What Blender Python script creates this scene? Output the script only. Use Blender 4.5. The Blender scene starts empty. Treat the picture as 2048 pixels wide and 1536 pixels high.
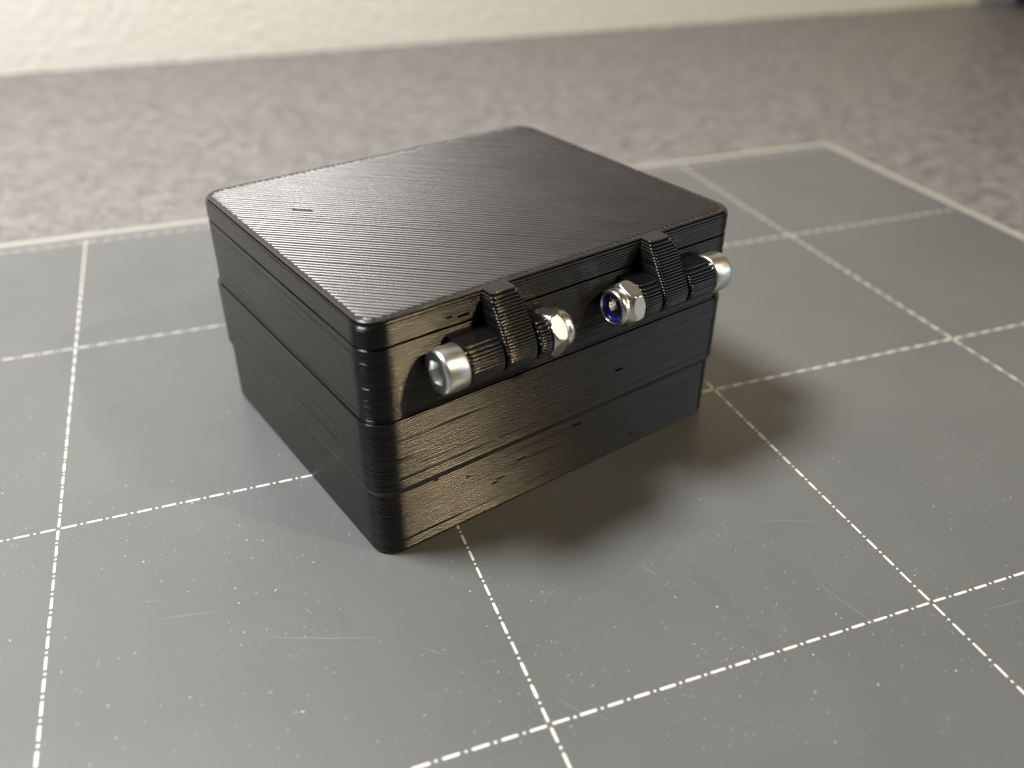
import bpy, math, random
from mathutils import Vector, Matrix
random.seed(7)
MM = 0.00125           # metres per unit of this script: 1.25 mm
CELL = 40.0            # one printed grid cell of the plate: 40 units = 50 mm
sc = bpy.context.scene
col = sc.collection

# ------------------------------------------------------------------ camera
def place_camera():
    C = Vector((1.51884938, -0.05233849, 1.59757456)) * CELL * MM
    T = Vector((2.37882992, 2.25845638, 0.0)) * CELL * MM
    roll = 0.0066048
    f = (T - C).normalized()
    r = f.cross(Vector((0, 0, 1))).normalized()
    u = r.cross(f)
    c, s = math.cos(roll), math.sin(roll)
    X = c * r + s * u
    Y = -s * r + c * u
    Z = -f
    cam = bpy.data.cameras.new('camera')
    ob = bpy.data.objects.new('camera', cam)
    col.objects.link(ob)
    ob.matrix_world = Matrix(((X.x, Y.x, Z.x, C.x), (X.y, Y.y, Z.y, C.y), (X.z, Y.z, Z.z, C.z), (0, 0, 0, 1)))
    cam.sensor_width = 36.0
    cam.lens = 1755.28 / 2048 * 36.0
    cam.clip_start = 0.005
    cam.clip_end = 20.0
    cam.dof.use_dof = True
    cam.dof.focus_distance = 0.112
    cam.dof.aperture_fstop = 15.5
    sc.camera = ob
place_camera()

# ------------------------------------------------------------------ frame of the box on the plate
BX, BY, BTH = 1.78524816 * CELL, 1.58617874 * CELL, 0.280419505
W, D, H = 47.37, 39.80, 27.2
def loc2w(x, y, z):
    c, s = math.cos(BTH), math.sin(BTH)
    return Vector((BX + c * x - s * y, BY + s * x + c * y, z)) * MM

# ------------------------------------------------------------------ world and lamps
w = bpy.data.worlds.new('World')
sc.world = w
w.use_nodes = True
bg = w.node_tree.nodes['Background']
bg.inputs[0].default_value = (1.0, 0.93, 0.84, 1)
bg.inputs[1].default_value = 0.045

def lamp(name, pos, target, size, power, colr):
    L = bpy.data.lights.new(name, 'AREA')
    L.shape = 'DISK'
    L.size = size
    L.energy = power
    L.color = colr
    o = bpy.data.objects.new(name, L)
    col.objects.link(o)
    o.location = pos
    o.rotation_euler = (target - pos).to_track_quat('-Z', 'Y').to_euler()
    return o
ctr = loc2w(W / 2, 5, 12)
kd = Vector((-12.6, 8.0, 27.2)).normalized() * 345
key_pos = loc2w(24 + kd.x, 10 + kd.y, 12 + kd.z)
lamp('desk_lamp_light', key_pos, loc2w(-115, 105, 0), 0.13, 4.9, (1.0, 0.975, 0.94))
wd = Vector((0.40, -0.64, 0.67)).normalized() * 620
lamp('ceiling_lamp_light', loc2w(10 + wd.x, wd.y, 15 + wd.z), ctr, 0.06, 3.5, (1.0, 0.78, 0.46))
wn_ = Vector((0.70, -0.68, 0.24)).normalized() * 900
wl = lamp('window_light', loc2w(40 + wn_.x, wn_.y, 8 + wn_.z), ctr, 0.45, 1.3, (0.80, 0.90, 1.0))

sc.view_settings.view_transform = 'Standard'
sc.view_settings.look = 'None'
sc.view_settings.exposure = 0.0
sc.view_settings.gamma = 1.0
sc.render.engine = 'CYCLES'

# ------------------------------------------------------------------ material helpers
def mat(name):
    m = bpy.data.materials.new(name)
    m.use_nodes = True
    nt = m.node_tree
    return m, nt, nt.nodes['Principled BSDF']
def N(nt, t, **kw):
    n = nt.nodes.new(t)
    for k, v in kw.items():
        setattr(n, k, v)
    return n
def link(nt, a, b):
    nt.links.new(a, b)
def ramp(nt, src, stops):
    n = N(nt, 'ShaderNodeValToRGB')
    e = n.color_ramp.elements
    while len(e) < len(stops):
        e.new(0.5)
    for el, (p, c) in zip(e, stops):
        el.position = p
        el.color = (c, c, c, 1) if not hasattr(c, '__len__') else (*c, 1)
    link(nt, src, n.inputs[0])
    return n.outputs[0]
def noise(nt, vec, scale, detail=4, rough=0.55):
    n = N(nt, 'ShaderNodeTexNoise')
    n.inputs['Scale'].default_value = scale
    n.inputs['Detail'].default_value = detail
    n.inputs['Roughness'].default_value = rough
    link(nt, vec, n.inputs['Vector'])
    return n.outputs[0]
def mapping(nt, vec, scale=(1, 1, 1), rot=(0, 0, 0), loc=(0, 0, 0)):
    n = N(nt, 'ShaderNodeMapping')
    n.inputs['Scale'].default_value = scale
    n.inputs['Rotation'].default_value = rot
    n.inputs['Location'].default_value = loc
    link(nt, vec, n.inputs[0])
    return n.outputs[0]
def math_(nt, op, a, b=None, c=None, clamp=False):
    n = N(nt, 'ShaderNodeMath', operation=op, use_clamp=clamp)
    for i, v in enumerate((a, b, c)):
        if v is None: continue
        if isinstance(v, (int, float)): n.inputs[i].default_value = v
        else: link(nt, v, n.inputs[i])
    return n.outputs[0]
def mixc(nt, fac, a, b, mode='MIX'):
    n = N(nt, 'ShaderNodeMix', data_type='RGBA', blend_type=mode)
    for i, v in ((0, fac), (6, a), (7, b)):
        if isinstance(v, (int, float)): n.inputs[i].default_value = v
        elif isinstance(v, tuple): n.inputs[i].default_value = (*v, 1)
        else: link(nt, v, n.inputs[i])
    return n.outputs[2]
def bump(nt, h, strength, dist):
    n = N(nt, 'ShaderNodeBump')
    n.inputs['Strength'].default_value = strength
    n.inputs['Distance'].default_value = dist
    link(nt, h, n.inputs['Height'])
    return n.outputs[0]
def objco(nt):
    return N(nt, 'ShaderNodeTexCoord').outputs['Object']

# black filament (object coordinates are the box's own axes, metres)
def filament(name, r0, r1, ior):
    m, nt, b = mat(name)
    co = objco(nt)
    fine = noise(nt, co, 5200, 3)
    patch = noise(nt, co, 160, 3)
    b.inputs['Base Color'].default_value = (0.004, 0.004, 0.0042, 1)
    r = math_(nt, 'MULTIPLY_ADD', patch, r1, r0)
    link(nt, r, b.inputs['Roughness'])
    b.inputs['IOR'].default_value = ior
    hgt = fine
    link(nt, bump(nt, hgt, 0.02, 0.00002), b.inputs['Normal'])
    return m
M_PLA = filament('black_filament', 0.165, 0.06, 1.52)
M_TOP = filament('black_filament_top', 0.29, 0.12, 1.72)

def metal(name, colr, rough, bmp):
    m, nt, b = mat(name)
    co = objco(nt)
    n1 = noise(nt, co, 700, 4)
    n2 = noise(nt, mapping(nt, co, (300, 6000, 6000)), 1.0, 2)
    link(nt, mixc(nt, math_(nt, 'MULTIPLY', n1, 0.5), colr, tuple(c * 0.72 for c in colr)), b.inputs['Base Color'])
    b.inputs['Metallic'].default_value = 1.0
    link(nt, math_(nt, 'MULTIPLY_ADD', n1, 0.16, rough), b.inputs['Roughness'])
    link(nt, bump(nt, math_(nt, 'ADD', n1, n2), bmp, 0.00005), b.inputs['Normal'])
    return m
M_ZINC = metal('zinc_plated_steel', (0.82, 0.83, 0.82), 0.24, 0.06)
M_NUT = metal('nickel_steel', (0.80, 0.77, 0.73), 0.18, 0.02)
def nylon():
    m, nt, b = mat('blue_nylon')
    n = noise(nt, objco(nt), 900)
    link(nt, mixc(nt, n, (0.003, 0.005, 0.07), (0.004, 0.009, 0.14)), b.inputs['Base Color'])
    b.inputs['Roughness'].default_value = 0.25
    return m
M_NYLON = nylon()

def plate_mat():
    m, nt, b = mat('grey_plate_coating')
    co = objco(nt)
    big = noise(nt, co, 28, 4)
    mid = noise(nt, co, 130, 5)
    grain = noise(nt, co, 4200, 2)
    base = mixc(nt, ramp(nt, big, [(0.35, 0.0), (0.65, 1.0)]), (0.091, 0.098, 0.100), (0.105, 0.111, 0.113))
    base = mixc(nt, math_(nt, 'MULTIPLY', ramp(nt, mid, [(0.4, 0), (0.75, 1)]), 0.35), base, (0.083, 0.091, 0.094))
    base = mixc(nt, math_(nt, 'MULTIPLY', grain, 0.25), base, (0.128, 0.133, 0.134))
    # rub marks: faint rings left by a round part, and a few straight smears
    sep = N(nt, 'ShaderNodeSeparateXYZ'); link(nt, co, sep.inputs[0])
    wob = math_(nt, 'MULTIPLY', math_(nt, 'SUBTRACT', noise(nt, co, 60, 3), 0.5), 0.004)
    marks = None
    for cx, cy, rad, wid, amp in RINGS:
        dx = math_(nt, 'SUBTRACT', sep.outputs[0], cx); dy = math_(nt, 'SUBTRACT', sep.outputs[1], cy)
        d = math_(nt, 'SQRT', math_(nt, 'ADD', math_(nt, 'MULTIPLY', dx, dx), math_(nt, 'MULTIPLY', dy, dy)))
        d = math_(nt, 'ABSOLUTE', math_(nt, 'ADD', math_(nt, 'SUBTRACT', d, rad), wob))
        k = math_(nt, 'MULTIPLY', math_(nt, 'SUBTRACT', 1.0, math_(nt, 'DIVIDE', d, wid), clamp=True), amp)
        k = math_(nt, 'MULTIPLY', k, ramp(nt, noise(nt, mapping(nt, co, loc=(cx * 9, 0, 0)), 45, 2), [(0.42, 0), (0.6, 1)]))
        marks = k if marks is None else math_(nt, 'MAXIMUM', marks, k)
    for ax, ay, bx, by, wid, amp in SMEARS:
        L = math.hypot(bx - ax, by - ay); ux, uy = (bx - ax) / L, (by - ay) / L
        dx = math_(nt, 'SUBTRACT', sep.outputs[0], ax); dy = math_(nt, 'SUBTRACT', sep.outputs[1], ay)
        t = math_(nt, 'ADD', math_(nt, 'MULTIPLY', dx, ux), math_(nt, 'MULTIPLY', dy, uy))
        nn = math_(nt, 'ABSOLUTE', math_(nt, 'ADD', math_(nt, 'ADD', math_(nt, 'MULTIPLY', dx, -uy), math_(nt, 'MULTIPLY', dy, ux)), math_(nt, 'MULTIPLY', wob, 0.3)))
        k = math_(nt, 'SUBTRACT', 1.0, math_(nt, 'DIVIDE', nn, wid), clamp=True)
        ins = math_(nt, 'MULTIPLY', math_(nt, 'GREATER_THAN', t, 0.0), math_(nt, 'LESS_THAN', t, L))
        k = math_(nt, 'MULTIPLY', math_(nt, 'MULTIPLY', k, ins), amp)
        marks = math_(nt, 'MAXIMUM', marks, k)
    base = mixc(nt, marks, base, (0.075, 0.077, 0.077))
    # dust: tiny pale specks
    wn3 = N(nt, 'ShaderNodeTexNoise'); wn3.inputs['Scale'].default_value = 900; wn3.inputs['Detail'].default_value = 2
    link(nt, co, wn3.inputs['Vector'])
    dv = N(nt, 'ShaderNodeVectorMath', operation='SCALE'); dv.inputs['Scale'].default_value = 0.0011
    link(nt, wn3.outputs['Color'], dv.inputs[0])
    cw = N(nt, 'ShaderNodeVectorMath', operation='ADD'); link(nt, co, cw.inputs[0]); link(nt, dv.outputs[0], cw.inputs[1])
    clus = ramp(nt, noise(nt, co, 48, 3, 0.6), [(0.36, 0.0), (0.72, 1.0)])
    dot = None
    for sc_, rot_, thr0, thr1, p0, p1 in ((430, 0.4, 0.010, 0.032, 0.05, 0.25), (900, 1.1, 0.02, 0.06, 0.03, 0.28), (1700, 0.8, 0.03, 0.09, 0.0, 0.30)):
        v = N(nt, 'ShaderNodeTexVoronoi', voronoi_dimensions='2D'); v.inputs['Scale'].default_value = sc_
        link(nt, mapping(nt, cw.outputs[0], rot=(0, 0, rot_)), v.inputs['Vector'])
        vs = N(nt, 'ShaderNodeSeparateColor'); link(nt, v.outputs['Color'], vs.inputs[0])
        thr = math_(nt, 'MULTIPLY_ADD', math_(nt, 'POWER', vs.outputs[1], 2.0), thr1, thr0)
        k = math_(nt, 'LESS_THAN', v.outputs['Distance'], thr)
        k = math_(nt, 'MULTIPLY', k, math_(nt, 'LESS_THAN', vs.outputs[0], math_(nt, 'MULTIPLY_ADD', clus, p1, p0)))
        k = math_(nt, 'MULTIPLY', k, math_(nt, 'MULTIPLY_ADD', math_(nt, 'POWER', vs.outputs[2], 1.6), 0.75, 0.15))
        dot = k if dot is None else math_(nt, 'MAXIMUM', dot, k)
    base = mixc(nt, dot, base, (0.55, 0.55, 0.53))
    link(nt, base, b.inputs['Base Color'])
    link(nt, math_(nt, 'MULTIPLY_ADD', mid, 0.12, 0.27), b.inputs['Roughness'])
    # fine parallel lines left by the first layer of old prints, in one worn patch
    wv = N(nt, 'ShaderNodeTexWave'); wv.inputs['Scale'].default_value = 640
    wv.inputs['Distortion'].default_value = 0.6
    link(nt, mapping(nt, co, rot=(0, 0, math.radians(28))), wv.inputs['Vector'])
    px = math_(nt, 'SUBTRACT', sep.outputs[0], PATCH[0]); py = math_(nt, 'SUBTRACT', sep.outputs[1], PATCH[1])
    pd = math_(nt, 'SQRT', math_(nt, 'ADD', math_(nt, 'MULTIPLY', px, px), math_(nt, 'MULTIPLY', py, py)))
    pm = math_(nt, 'SUBTRACT', 1.0, math_(nt, 'DIVIDE', pd, PATCH[2]), clamp=True)
    hgt = math_(nt, 'ADD', math_(nt, 'MULTIPLY', math_(nt, 'MULTIPLY', wv.outputs[1], pm), 0.8), grain)
    link(nt, bump(nt, hgt, 0.28, 0.00004), b.inputs['Normal'])
    return m

def paint_mat(name, c, rough):
    m, nt, b = mat(name)
    co = objco(nt)
    link(nt, mixc(nt, ramp(nt, noise(nt, co, 900, 3), [(0.35, 0), (0.8, 0.6)]), c, tuple(k * 0.8 for k in c)), b.inputs['Base Color'])
    b.inputs['Roughness'].default_value = rough
    return m

def desk_mat():
    m, nt, b = mat('speckled_laminate')
    co = objco(nt)
    n1 = noise(nt, co, 250, 5, 0.65)
    n2 = noise(nt, mapping(nt, co, loc=(3, 1, 0)), 520, 3, 0.6)
    n3 = noise(nt, mapping(nt, co, loc=(7, 4, 0)), 38, 3)
    c = mixc(nt, ramp(nt, n1, [(0.36, 0), (0.66, 1)]), (0.090, 0.089, 0.092), (0.205, 0.200, 0.200))
    c = mixc(nt, ramp(nt, n2, [(0.58, 0), (0.68, 0.9)]), c, (0.35, 0.332, 0.328))
    c = mixc(nt, ramp(nt, n3, [(0.4, 0), (0.7, 0.5)]), c, (0.155, 0.147, 0.139))
    link(nt, c, b.inputs['Base Color'])
    link(nt, math_(nt, 'MULTIPLY_ADD', n1, 0.2, 0.32), b.inputs['Roughness'])
    link(nt, bump(nt, n2, 0.25, 0.0002), b.inputs['Normal'])
    return m
def wall_mat():
    m, nt, b = mat('cream_plaster')
    co = objco(nt)
    n1 = noise(nt, co, 330, 5, 0.6)
    n2 = noise(nt, co, 60, 3)
    link(nt, mixc(nt, n2, (0.62, 0.61, 0.585), (0.585, 0.575, 0.55)), b.inputs['Base Color'])
    b.inputs['Roughness'].default_value = 0.85
    link(nt, bump(nt, n1, 0.6, 0.0016), b.inputs['Normal'])
    return m
def black_plastic():
    m, nt, b = mat('matt_black_plastic')
    n = noise(nt, objco(nt), 300)
    link(nt, mixc(nt, n, (0.006, 0.006, 0.0065), (0.011, 0.011, 0.011)), b.inputs['Base Color'])
    b.inputs['Roughness'].default_value = 0.5
    return m

# ------------------------------------------------------------------ mesh helpers
def mesh(name, verts, faces, m, parent=None, smooth=True, scale=MM):
    me = bpy.data.meshes.new(name)
    me.from_pydata([(v[0] * scale, v[1] * scale, v[2] * scale) for v in verts], [], faces)
    me.update()
    if smooth:
        me.polygons.foreach_set('use_smooth', [True] * len(me.polygons))
    me.materials.append(m)
    o = bpy.data.objects.new(name, me)
    col.objects.link(o)
    if parent: o.parent = parent
    return o
def tag(o, label=None, cat=None, group=None, kind=None):
    for k, v in (('label', label), ('category', cat), ('group', group), ('kind', kind)):
        if v: o[k] = v
    return o
def box_mesh(x0, x1, y0, y1, z0, z1, bev=0.0):
    """box with a chamfered top rim"""
    v = []
    for (i, z) in ((0, z0), (0, z1 - bev), (bev, z1)):
        v += [(x0 + i, y0 + i, z), (x1 - i, y0 + i, z), (x1 - i, y1 - i, z), (x0 + i, y1 - i, z)]
    f = [(3, 2, 1, 0), (8, 9, 10, 11)]
    for r in (0, 4):
        for k in range(4):
            f.append((r + k, r + (k + 1) % 4, r + 4 + (k + 1) % 4, r + 4 + k))
    return v, f

def rrect(x0, x1, y0, y1, r, step=1.2, na=9):
    """rounded rectangle, counter-clockwise: points and outward normals"""
    P, Q = [], []
    cs = ((x1 - r, y0 + r, -90), (x1 - r, y1 - r, 0), (x0 + r, y1 - r, 90), (x0 + r, y0 + r, 180))
    for i, (cx, cy, a0) in enumerate(cs):
        for k in range(na + 1):
            a = math.radians(a0 + 90 * k / na)
            Q.append((math.cos(a), math.sin(a))); P.append((cx + r * math.cos(a), cy + r * math.sin(a)))
        nx, ny, b0 = cs[(i + 1) % 4]
        a = math.radians(a0 + 90)
        nrm = (math.cos(a), math.sin(a))
        s = P[-1]; e = (nx + r * nrm[0], ny + r * nrm[1])
        n = max(1, int(math.hypot(e[0] - s[0], e[1] - s[1]) / step))
        for k in range(1, n):
            t = k / n
            P.append((s[0] + (e[0] - s[0]) * t, s[1] + (e[1] - s[1]) * t)); Q.append(nrm)
    return P, Q

def wob(seed, x):
    return (math.sin(x * 0.31 + seed * 1.7) + math.sin(x * 0.83 + seed * 4.1) * 0.7 + math.sin(x * 2.1 + seed * 2.3) * 0.5) / 2.2

LAY = 0.27
def layered(out_fn, z0, n, h, bulge=0.085, jit=0.014, wv=0.003, dips=(), na=6):
    """printed walls: every layer is a rounded bead running round its own outline"""
    V, F = [], []
    for k in range(n):
        zc = z0 + (k + 0.5) * h
        P, Q = out_fn(k, zc)
        m = len(P)
        off = random.gauss(0, jit)
        sd = random.uniform(0, 100)
        bl = bulge * random.choice((0.62, 0.8, 0.95, 1.0, 1.1, 1.2, 1.35))
        sb = random.uniform(0, 100)
        base = len(V)
        shift, mod, gap = [], [], []
        arc = 0.0
        for i in range(m):
            if i: arc += math.hypot(P[i][0] - P[i - 1][0], P[i][1] - P[i - 1][1])
            d = off + wv * wob(sd, arc)
            shift.append(d)
            mod.append(bl * (1 + 0.25 * wob(sb, arc * 0.45)))
            gap.append(any(kk == k and Q[i][1] < -0.9 and xa < P[i][0] < xb for (kk, xa, xb, dep) in dips))
        for j in range(na + 1):
            a = math.radians(-84 + 168 * j / na)
            z = zc + h * 0.5 * math.sin(a)
            ca = math.cos(a) - 1
            for i in range(m):
                dd = mod[i] * ca + shift[i]
                V.append((P[i][0] + Q[i][0] * dd, P[i][1] + Q[i][1] * dd, z))
        for j in range(na):
            for i in range(m):
                i2 = (i + 1) % m
                if gap[i]: continue          # short break where the bead was not laid
                a = base + j * m
                F.append((a + i, a + i2, a + m + i2, a + m + i))
        # flat caps on their own vertices so the bead keeps its rounded shading
        tb = len(V)
        for ring in (0, na):
            V.extend(V[base + ring * m: base + ring * m + m])
        F.append(tuple(range(tb + 2 * m - m, tb + 2 * m)))
        F.append(tuple(reversed(range(tb, tb + m))))
    return V, F

# ------------------------------------------------------------------ setting: worktop and wall
PL_T = 1.5
DESK_Z = -PL_T
M_DESK, M_WALL = desk_mat(), wall_mat()
# foot of the wall, from two points seen where it meets the worktop (box frame, mm)
wa = loc2w(8.18, 245.56, DESK_Z); wb = loc2w(374.6, 141.72, DESK_Z)
wdir = (wb - wa); wdir.z = 0; wdir.normalize()
wn = Vector((-wdir.y, wdir.x, 0))            # pointing behind the wall
def wall_pt(t, d, z):
    p = wa + wdir * t + wn * d
    return (p.x, p.y, z)
tt0, tt1 = -0.65, 0.95
v = [wall_pt(tt0, 0, DESK_Z * MM), wall_pt(tt1, 0, DESK_Z * MM), wall_pt(tt1, -0.78, DESK_Z * MM), wall_pt(tt0, -0.78, DESK_Z * MM)]
v += [(x, y, z - 0.03) for x, y, z in v]
f = [(3, 2, 1, 0), (4, 5, 6, 7)] + [(k, (k + 1) % 4, 4 + (k + 1) % 4, 4 + k) for k in range(4)]
desk = mesh('worktop', v, f, M_DESK, smooth=False, scale=1)
tag(desk, 'dark grey speckled laminate worktop under the plate', None, None, 'structure')
v = [wall_pt(tt0, 0.0, -0.03), wall_pt(tt1, 0.0, -0.03), wall_pt(tt1, 0.05, -0.03), wall_pt(tt0, 0.05, -0.03)]
v += [(x, y, 0.60) for x, y, z in v]
f = [(3, 2, 1, 0), (4, 5, 6, 7)] + [(k, (k + 1) % 4, 4 + (k + 1) % 4, 4 + k) for k in range(4)]
wall = mesh('wall', v, f, M_WALL, smooth=False, scale=1)
wall.location = wn * 0.0004
tag(wall, 'cream rough plastered wall behind the worktop', None, None, 'structure')

# ------------------------------------------------------------------ the plate with its printed grid
def g(u): return u * CELL
RINGS = [(0.0818 * 1.25, 0.0775 * 1.25, 0.02874 * 1.25, 0.0007, 0.20), (0.0836 * 1.25, 0.0815 * 1.25, 0.0292 * 1.25, 0.001, 0.14)]
SMEARS = [(0.08245, 0.07734, 0.08223, 0.06805, 0.00055, 0.15), (0.12563, 0.06556, 0.12788, 0.04736, 0.00113, 0.19), (0.13028, 0.06599, 0.14025, 0.06721, 0.00095, 0.125), (0.12625, 0.07175, 0.13525, 0.07175, 0.00243, 0.05)]
PATCH = (0.1269, 0.0663, 0.0275)
#PLATE_MARKS
PX0, PX1, PY0, PY1 = g(-1.02), g(5.015), g(-1.06), g(4.085)
SW = 1.7
M_PLATE = plate_mat()
M_INK = paint_mat('white_print', (0.66, 0.66, 0.61), 0.45)
M_EDGE = paint_mat('pale_bevel', (0.34, 0.34, 0.31), 0.4)
plate = bpy.data.objects.new('build_plate', None)
col.objects.link(plate)
plate.location = (0, 0, DESK_Z * MM)
tag(plate, 'flat grey build plate with white dash-dot grid lines lying on the worktop', 'plate')
vv, ff = box_mesh(PX0 + SW, PX1 - SW, PY0 + SW, PY1 - SW, 0, PL_T)
mesh('sheet', vv, ff, M_PLATE, plate, smooth=False)
for (x0, x1, y0, y1) in ((PX0, PX1, PY1 - SW, PY1), (PX0, PX1, PY0, PY0 + SW), (PX1 - SW, PX1, PY0 + SW, PY1 - SW), (PX0, PX0 + SW, PY0 + SW, PY1 - SW)):
    vv, ff = box_mesh(x0 + 0.01, x1 - 0.01, y0 + 0.01, y1 - 0.01, 0, PL_T + 0.03, 0.25)
    mesh('edge_strip', vv, ff, M_EDGE, plate, smooth=False)
LW, DASH, GAP, DOT = 0.255, 1.50, 0.34, 0.29
def stadium(V, F, cx, cy, ux, uy, ln, wd, z):
    nx, ny = -uy, ux
    b = len(V); r = wd / 2; hl = max(ln / 2 - r, 0.0)
    for k in range(6):
        a = math.radians(-90 + 180 * k / 5)
        V.append((cx + ux * (hl + r * math.cos(a)) + nx * r * math.sin(a), cy + uy * (hl + r * math.cos(a)) + ny * r * math.sin(a), z))
    for k in range(6):
        a = math.radians(90 + 180 * k / 5)
        V.append((cx + ux * (-hl + r * math.cos(a)) + nx * r * math.sin(a), cy + uy * (-hl + r * math.cos(a)) + ny * r * math.sin(a), z))
    F.append(tuple(range(b, b + 12)))
def dashdot(line, horiz, lo, hi, c0):
    V, F = [], []
    ux, uy = (1, 0) if horiz else (0, 1)
    z = PL_T + 0.02
    n0, n1 = math.floor(lo / CELL), math.ceil(hi / CELL)
    for n in range(n0, n1):
        per = (CELL - 0.5 + GAP * 2 + DOT) / 16.0
        dash = per - 2 * GAP - DOT
        for k in range(16):
            s = n * CELL + 0.25 + k * per
            jl = random.gauss(0, 0.03)
            for (c, ln) in ((s + dash / 2, dash + jl), (s + dash + GAP + DOT / 2, DOT * random.uniform(0.85, 1.15))):
                if ln < 1 and k == 15: continue
                if c - ln / 2 < lo or c + ln / 2 > hi: continue
                oo = random.gauss(0, 0.012)
                stadium(V, F, c if horiz else line + oo, line + oo if horiz else c, ux, uy, ln, LW * random.uniform(0.92, 1.08), z)
    return V, F
for n in range(0, 5):
    y = g(n) if n < 4 else g(3.976)
    vv, ff = dashdot(y, True, PX0 + SW + 0.5, PX1 - SW - 0.5, 0)
    mesh('printed_line', vv, ff, M_INK, plate, smooth=False)
for n in range(-1, 5):
    vv, ff = dashdot(g(n), False, PY0 + SW + 0.5, PY1 - SW - 0.1, 0)
    mesh('printed_line', vv, ff, M_INK, plate, smooth=False)
SCR = [(47.86, 66.13, 49.9, 65.73), (95.78, 54.31, 96.8, 51.94), (110.99, 46.07, 113.2, 38.82), (109.93, 56.02, 118.7, 52.6),
       (49.74, 63.24, 55.14, 62.34), (124.28, 37.56, 128.76, 37.17), (58.79, 57.72, 68.76, 53.98), (72.14, 51.52, 73.65, 50.18), (81.76, 41.99, 83.07, 40.18)]
for i in range(22):
    x, y = random.uniform(30, 130), random.uniform(10, 70)
    a, L = random.gauss(0.2, 0.9), random.uniform(0.3, 1.2)
    SCR.append((x, y, x + L * math.cos(a), y + L * math.sin(a)))
V, F = [], []
for (x0, y0, x1, y1) in SCR:
    L = math.hypot(x1 - x0, y1 - y0); ux, uy = (x1 - x0) / L, (y1 - y0) / L
    n = 6; b = len(V); bow = random.uniform(-0.03, 0.03) * L
    for i in range(n + 1):
        t = i / n; wd = 0.018 * math.sin(math.pi * (0.06 + 0.88 * t)); o = bow * math.sin(math.pi * t)
        for sg in (-1, 1):
            V.append((x0 + ux * L * t - uy * (o + sg * wd), y0 + uy * L * t + ux * (o + sg * wd), PL_T + 0.012))
    for i in range(n):
        F.append((b + 2 * i, b + 2 * i + 2, b + 2 * i + 3, b + 2 * i + 1))
tag(mesh('scratch_marks', V, F, paint_mat('pale_scratch', (0.30, 0.30, 0.29), 0.5), plate, smooth=False), kind='stuff')

# ------------------------------------------------------------------ the hinged box
RC = 2.5
box = bpy.data.objects.new('hinged_box', None)
col.objects.link(box)
box.location = (BX * MM, BY * MM, 0)
box.rotation_euler = (0, 0, BTH)
tag(box, 'small black 3D-printed box with two bolted hinges standing on the grid plate', 'box')

SEAM, BAND1, BAND0 = 24.27, 16.46, 8.37
def body_out(k, z):
    o = 0.0
    if BAND0 <= z < BAND1: o = 0.30
    elif BAND0 - 0.56 < z < BAND0: o = 0.30 * (1 - (BAND0 - z) / 0.56)
    if k == 0: o -= 0.12
    return rrect(-o, W + o, -o, D + o, RC + o * 0.6, 0.55)
nb = round(SEAM / LAY)
DIPS = [(14, 13.6, 15.1, 0.2), (13, 13.2, 14.0, 0.2), (19, 16.4, 17.5, 0.2), (24, 24.0, 25.2, 0.16), (22, 9.8, 10.3, 0.15), (28, 9.0, 9.9, 0.10), (28, 11.6, 12.2, 0.10), (6, 33, 33.8, 0.16), (27, 6.2, 6.8, .1), (44, 30, 30.8, .1)]
vv, ff = layered(body_out, 0.0, nb, SEAM / nb, dips=DIPS)
body = mesh('lower_body', vv, ff, M_PLA, box)
# recessed core added inside the seam between body and lid to block light
vv, ff = layered(lambda k, z: rrect(0.9, W - 0.9, 0.9, D - 0.9, RC - 0.9), SEAM - 0.05, 1, 0.3, na=2)
mesh('seam_light_block', vv, ff, M_PLA, body)

LID0 = SEAM + 0.20
nl = 10
LH = (H - 0.10 - LID0) / nl
def lid_out(k, z):
    i = {nl - 1: 0.34, nl - 2: 0.12, nl - 3: 0.03, 0: 0.06}.get(k, 0.0)
    return rrect(i, W - i, i, D - i, RC - i, 0.6)
LDIPS = [(2, 9.4, 10.6, 0.12), (3, 8.0, 8.7, 0.12)]
vv, ff = layered(lid_out, LID0, nl, LH, dips=LDIPS)
lid = mesh('lid', vv, ff, M_PLA, box)

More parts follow.
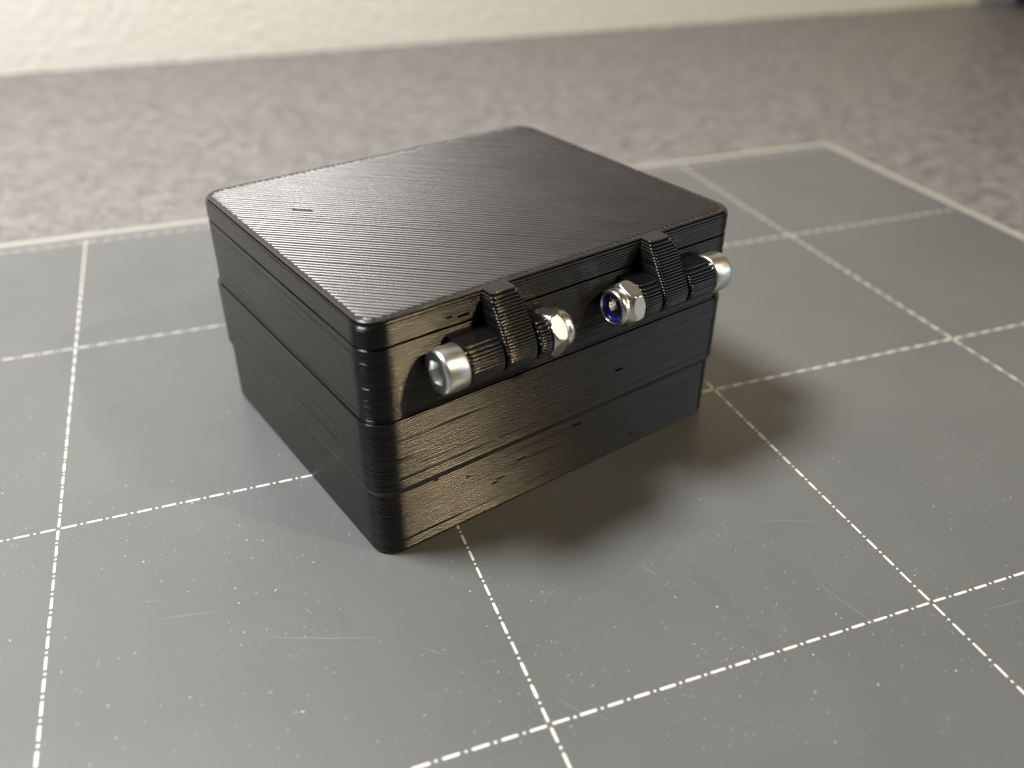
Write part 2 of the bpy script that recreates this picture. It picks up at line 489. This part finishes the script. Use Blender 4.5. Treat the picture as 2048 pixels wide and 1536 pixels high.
# top skin of the lid: two perimeter beads, then diagonal beads
TOPZ = H - 0.10
def inside_span(c, ins, r):
    """interval of s for which the point c*n + s*d lies in the inset rounded rectangle"""
    d = (0.70710678, -0.70710678); nn = (0.70710678, 0.70710678)
    x0, x1, y0, y1 = ins, W - ins, ins, D - ins
    def ok(s):
        x, y = c * nn[0] + s * d[0], c * nn[1] + s * d[1]
        if not (x0 <= x <= x1 and y0 <= y <= y1): return False
        qx = max(x0 + r - x, x - (x1 - r), 0); qy = max(y0 + r - y, y - (y1 - r), 0)
        return qx * qx + qy * qy <= r * r
    lo = hi = None
    s = -45.0
    while s < 45:
        if ok(s):
            if lo is None: lo = s
            hi = s
        s += 0.05
    return lo, hi
def skin():
    V, F = [], []
    d = (0.70710678, -0.70710678); nn = (0.70710678, 0.70710678)
    SP, HT, NA = 0.56, 0.16, 6
    c = 0.9
    slit_c = (7.74 + 27.8) * 0.70710678
    cells = {}
    k = 0
    slit_done = False
    while c < (W + D) * 0.7071 - 0.6:
        lo, hi = inside_span(c, 0.86, RC - 0.8)
        if lo is not None and hi - lo > 0.5:
            lo += random.uniform(-0.06, 0.06); hi += random.uniform(-0.06, 0.06)
            if k % 2: lo -= 0.08
            else: hi += 0.08
            spans = [(lo, hi)]
            if not slit_done and c > slit_c - SP / 2:
                slit_done = True
                sa = (7.05 - 28.5) * 0.70710678; sb = (8.45 - 27.1) * 0.70710678
                spans = [(lo, sa), (sb, hi)]
            sd = random.uniform(0, 50)
            zj = random.gauss(0, 0.006); wj = random.gauss(0, 0.012)
            for (a, b) in spans:
                n = max(3, int((b - a) / 0.8))
                st = [a, a + 0.10, a + 0.24] + [a + 0.24 + (b - a - 0.48) * i / n for i in range(1, n)] + [b - 0.24, b - 0.10, b]
                tp = [0.55, 0.92, 1.0] + [1.0] * (n - 1) + [1.0, 0.92, 0.55]
                base = len(V)
                for s, t in zip(st, tp):
                    x, y = c * nn[0] + s * d[0], c * nn[1] + s * d[1]
                    und = 0.010 * math.sin(x * 3.3 + 0.6 * math.sin(y * 0.5)) * math.sin(y * 3.3 + 0.5 * math.sin(x * 0.4)) + 0.006 * wob(sd, s * 2)
                    lat = wj + 0.012 * wob(sd + 9, s)
                    for j in range(NA + 1):
                        an = math.pi * j / NA
                        q = -math.cos(an) * SP * 0.5 * t + lat
                        z = TOPZ - 0.03 + (HT + zj + und) * math.sin(an) * (0.5 + 0.5 * t)
                        V.append((x + nn[0] * q, y + nn[1] * q, z))
                m = NA + 1
                for i in range(len(st) - 1):
                    for j in range(NA):
                        F.append((base + i * m + j, base + (i + 1) * m + j, base + (i + 1) * m + j + 1, base + i * m + j + 1))
        c += SP
        k += 1
    # perimeter beads
    for ins in (0.55,):
        P, Q = rrect(ins, W - ins, ins, D - ins, RC - ins, 1.2)
        m = len(P); base = len(V); sd = random.uniform(0, 50)
        for i in range(m):
            for j in range(NA + 1):
                an = math.pi * j / NA
                q = -math.cos(an) * 0.21
                z = TOPZ - 0.03 + (0.06 + 0.004 * wob(sd, i)) * math.sin(an) - 0.035
                V.append((P[i][0] + Q[i][0] * q, P[i][1] + Q[i][1] * q, z))
        mm = NA + 1
        for i in range(m):
            i2 = (i + 1) % m
            for j in range(NA):
                F.append((base + i * mm + j, base + i * mm + j + 1, base + i2 * mm + j + 1, base + i2 * mm + j))
    return V, F
vv, ff = skin()
mesh('top_skin', vv, ff, M_TOP, lid)

# hinges: axis parallel to the front face
HA, HZ, HR = 2.30, 21.75, 2.10
def barrel_front(z):
    t = HR * HR - (z - HZ) ** 2
    return HA + math.sqrt(max(t, 0.0))
KB = HZ - HR + 0.02
def knuckle(x0, x1):
    def out(k, z):
        return rrect(x0, x1, -barrel_front(z), 0.55, 0.30, 0.8, 4)
    KT = min(SEAM - 0.12, HZ + HR - 0.04)
    n = round((KT - KB) / LAY)
    vv, ff = layered(out, KB, n, (KT - KB) / n, jit=0.02, wv=0.015)
    return mesh('hinge_knuckle', vv, ff, M_PLA, body)
ARM_TOP = 1.35
def arm_front(z):
    # sloping strut from the lid's rim down to the barrel
    tz, ty = 23.05, barrel_front(23.05)
    if z >= tz:
        return ty + (ARM_TOP - ty) * (z - tz) / (H - tz)
    return barrel_front(z)
def arm(x0, x1):
    AT = H - 0.07
    n = round((AT - KB) / LAY)
    def out(k, z):
        back = 1.0 if z > LID0 else -0.35
        i = {n - 1: 0.36, n - 2: 0.16, n - 3: 0.05}.get(k, 0.0)
        return rrect(x0 + i, x1 - i, -arm_front(z) + i, back, 0.32, 0.8, 5)
    vv, ff = layered(out, KB, n, (AT - KB) / n, jit=0.012, wv=0.006)
    return mesh('hinge_arm', vv, ff, M_PLA, lid)

def ringed(profile, seg=48, fn=None):
    """surface of revolution about x: profile is a list of (x, r)"""
    V, F = [], []
    for (x, r) in profile:
        for i in range(seg):
            a = 2 * math.pi * i / seg
            rr = fn(x, r, a) if fn else r
            V.append((x, rr * math.cos(a), rr * math.sin(a)))
    for k in range(len(profile) - 1):
        for i in range(seg):
            i2 = (i + 1) % seg
            F.append((k * seg + i, k * seg + i2, (k + 1) * seg + i2, (k + 1) * seg + i))
    return V, F
def sharpen(o, ang=35):
    import bmesh
    bm = bmesh.new(); bm.from_mesh(o.data)
    bmesh.ops.recalc_face_normals(bm, faces=bm.faces)
    for e in bm.edges:
        if len(e.link_faces) == 2:
            e.smooth = e.calc_face_angle(0) < math.radians(ang)
    bm.to_mesh(o.data); bm.free()
def hexr(af, a):
    k = math.radians(60)
    t = (a % k) - k / 2
    return af / 2 / math.cos(t)

FS = 0.81               # fasteners: M3 sizes in mm to script units
def bolt(xh, sgn):
    """cap screw; head's outer face at xh, shank runs in direction sgn"""
    o = bpy.data.objects.new('bolt', None); col.objects.link(o); o.parent = box
    o.location = (xh * MM, -HA * MM, HZ * MM)
    o.rotation_euler = (0, 0, 0 if sgn > 0 else math.pi)
    # head: socket floor -> socket walls -> chamfer -> face -> rim -> side -> back
    SEG = 48
    def fn(x, r, a):
        if r < 0: return hexr(2.65, a + math.radians(15)) * (-r)
        return r
    prof = [(1.25, -0.02), (1.22, -0.5), (1.15, -1.0), (0.10, -1.0), (0.02, -1.04), (0.0, -1.08), (0.0, 2.36), (0.04, 2.47), (0.14, 2.60), (0.30, 2.68), (0.50, 2.72), (2.80, 2.72), (2.92, 2.68), (3.0, 2.56), (3.0, 1.5)]
    vv, ff = ringed(prof, SEG, fn)
    h = mesh('bolt_head', vv, ff, M_ZINC, o, scale=MM * FS); sharpen(h, 40)
    vv, ff = ringed([(2.9, 0.05), (2.9, 1.48), (17.2, 1.48), (17.65, 1.1), (17.68, 0.02)], 32)
    s = mesh('shank', vv, ff, M_ZINC, o, scale=MM * FS); sharpen(s, 40)
    return o
def locknut(x0, sgn, ph):
    """nyloc nut; bearing face at x0, nylon collar pointing along sgn"""
    o = bpy.data.objects.new('lock_nut', None); col.objects.link(o); o.parent = box
    o.location = (x0 * MM, -HA * MM, HZ * MM)
    o.rotation_euler = (0, 0, 0 if sgn > 0 else math.pi)
    SEG = 96
    AF = 5.35
    def fn(x, r, a):
        if r < 0: return min(hexr(AF, a + ph), -r)
        return r
    prof = [(0.0, 1.5), (0.0, 2.55), (0.05, -2.68), (0.18, -2.82), (0.34, -2.95), (0.52, -3.05), (0.75, -3.2), (1.3, -3.2), (1.55, -3.08), (1.75, -2.96), (1.93, -2.83), (2.08, -2.70), (2.16, 2.60), (2.20, 2.44), (2.32, 2.38), (2.50, 2.42), (2.95, 2.46), (3.20, 2.42), (3.38, 2.28), (3.45, 2.10), (3.42, 1.96), (3.32, 1.90), (2.6, 1.90)]
    vv, ff = ringed(prof, SEG, fn)
    n = mesh('nut_body', vv, ff, M_NUT, o, scale=MM * FS); sharpen(n, 50)
    vv, ff = ringed([(2.5, 1.92), (3.12, 1.905), (3.20, 1.80), (3.18, 1.55), (3.05, 1.46), (2.5, 1.45)], 40)
    y = mesh('nylon_ring', vv, ff, M_NYLON, o, scale=MM * FS); sharpen(y, 60)
    return o

A1, A2 = 12.40, 15.95            # lid arm of the hinge near the corner
K1 = 8.25                        # outer end of its outer knuckle
K2 = 17.75                       # inner end of its inner knuckle
for mirror in (False, True):
    X = (lambda x: 48.4 - x) if mirror else (lambda x: x)
    def span(a, b): return (min(X(a), X(b)), max(X(a), X(b)))
    arm(*span(A1, A2))
    knuckle(*span(K1, A1 - 0.22))
    ke = W - K2 if mirror else K2
    knuckle(min(X(A2 + 0.22), ke), max(X(A2 + 0.22), ke))
    sg = -1 if mirror else 1
    bolt(X(K1 - 3.03 * FS), sg)
    locknut(ke + 0.03 * sg, sg, 0.32 if mirror else 0.12)

# ------------------------------------------------------------------ unidentified black object by the wall, only its foot in view
def far_object():
    o = bpy.data.objects.new('black_object', None); col.objects.link(o)
    wy = wa.y + (0.4944 - wa.x) * wdir.y / wdir.x
    o.location = (0.4944, wy, DESK_Z * MM)
    o.rotation_euler = (0, 0, math.atan2(wdir.y, wdir.x))
    tag(o, 'black plastic object standing on the worktop against the wall, with added unseen overhang', 'object')
    M = black_plastic()
    def rb(x0, x1, y0, y1, r, levels):
        V, F = [], []
        for (z, i) in levels:
            P, _ = rrect(x0 + i, x1 - i, y0 + i, y1 - i, max(r - i, 0.5), 8, 6)
            V += [(a, b, z) for a, b in P]
        m = len(P)
        for k in range(len(levels) - 1):
            for i in range(m):
                i2 = (i + 1) % m
                F.append((k * m + i, k * m + i2, (k + 1) * m + i2, (k + 1) * m + i))
        F.append(tuple(range((len(levels) - 1) * m, len(levels) * m))); F.append(tuple(reversed(range(m))))
        return V, F
    vv, ff = rb(0, 90, -70, -3, 6, [(0, 1.2), (1.2, 0), (13, 0), (14, 0.8)])
    a = mesh('object_foot', vv, ff, M, o); sharpen(a, 40)
    vv, ff = rb(-10, 100, -40, -3, 8, [(14.3, 2), (16, 0), (110, 0), (114, 4)])  # upper part out of view, added to shade the worktop below
    a = mesh('unseen_overhang', vv, ff, M, o); sharpen(a, 40)
far_object()
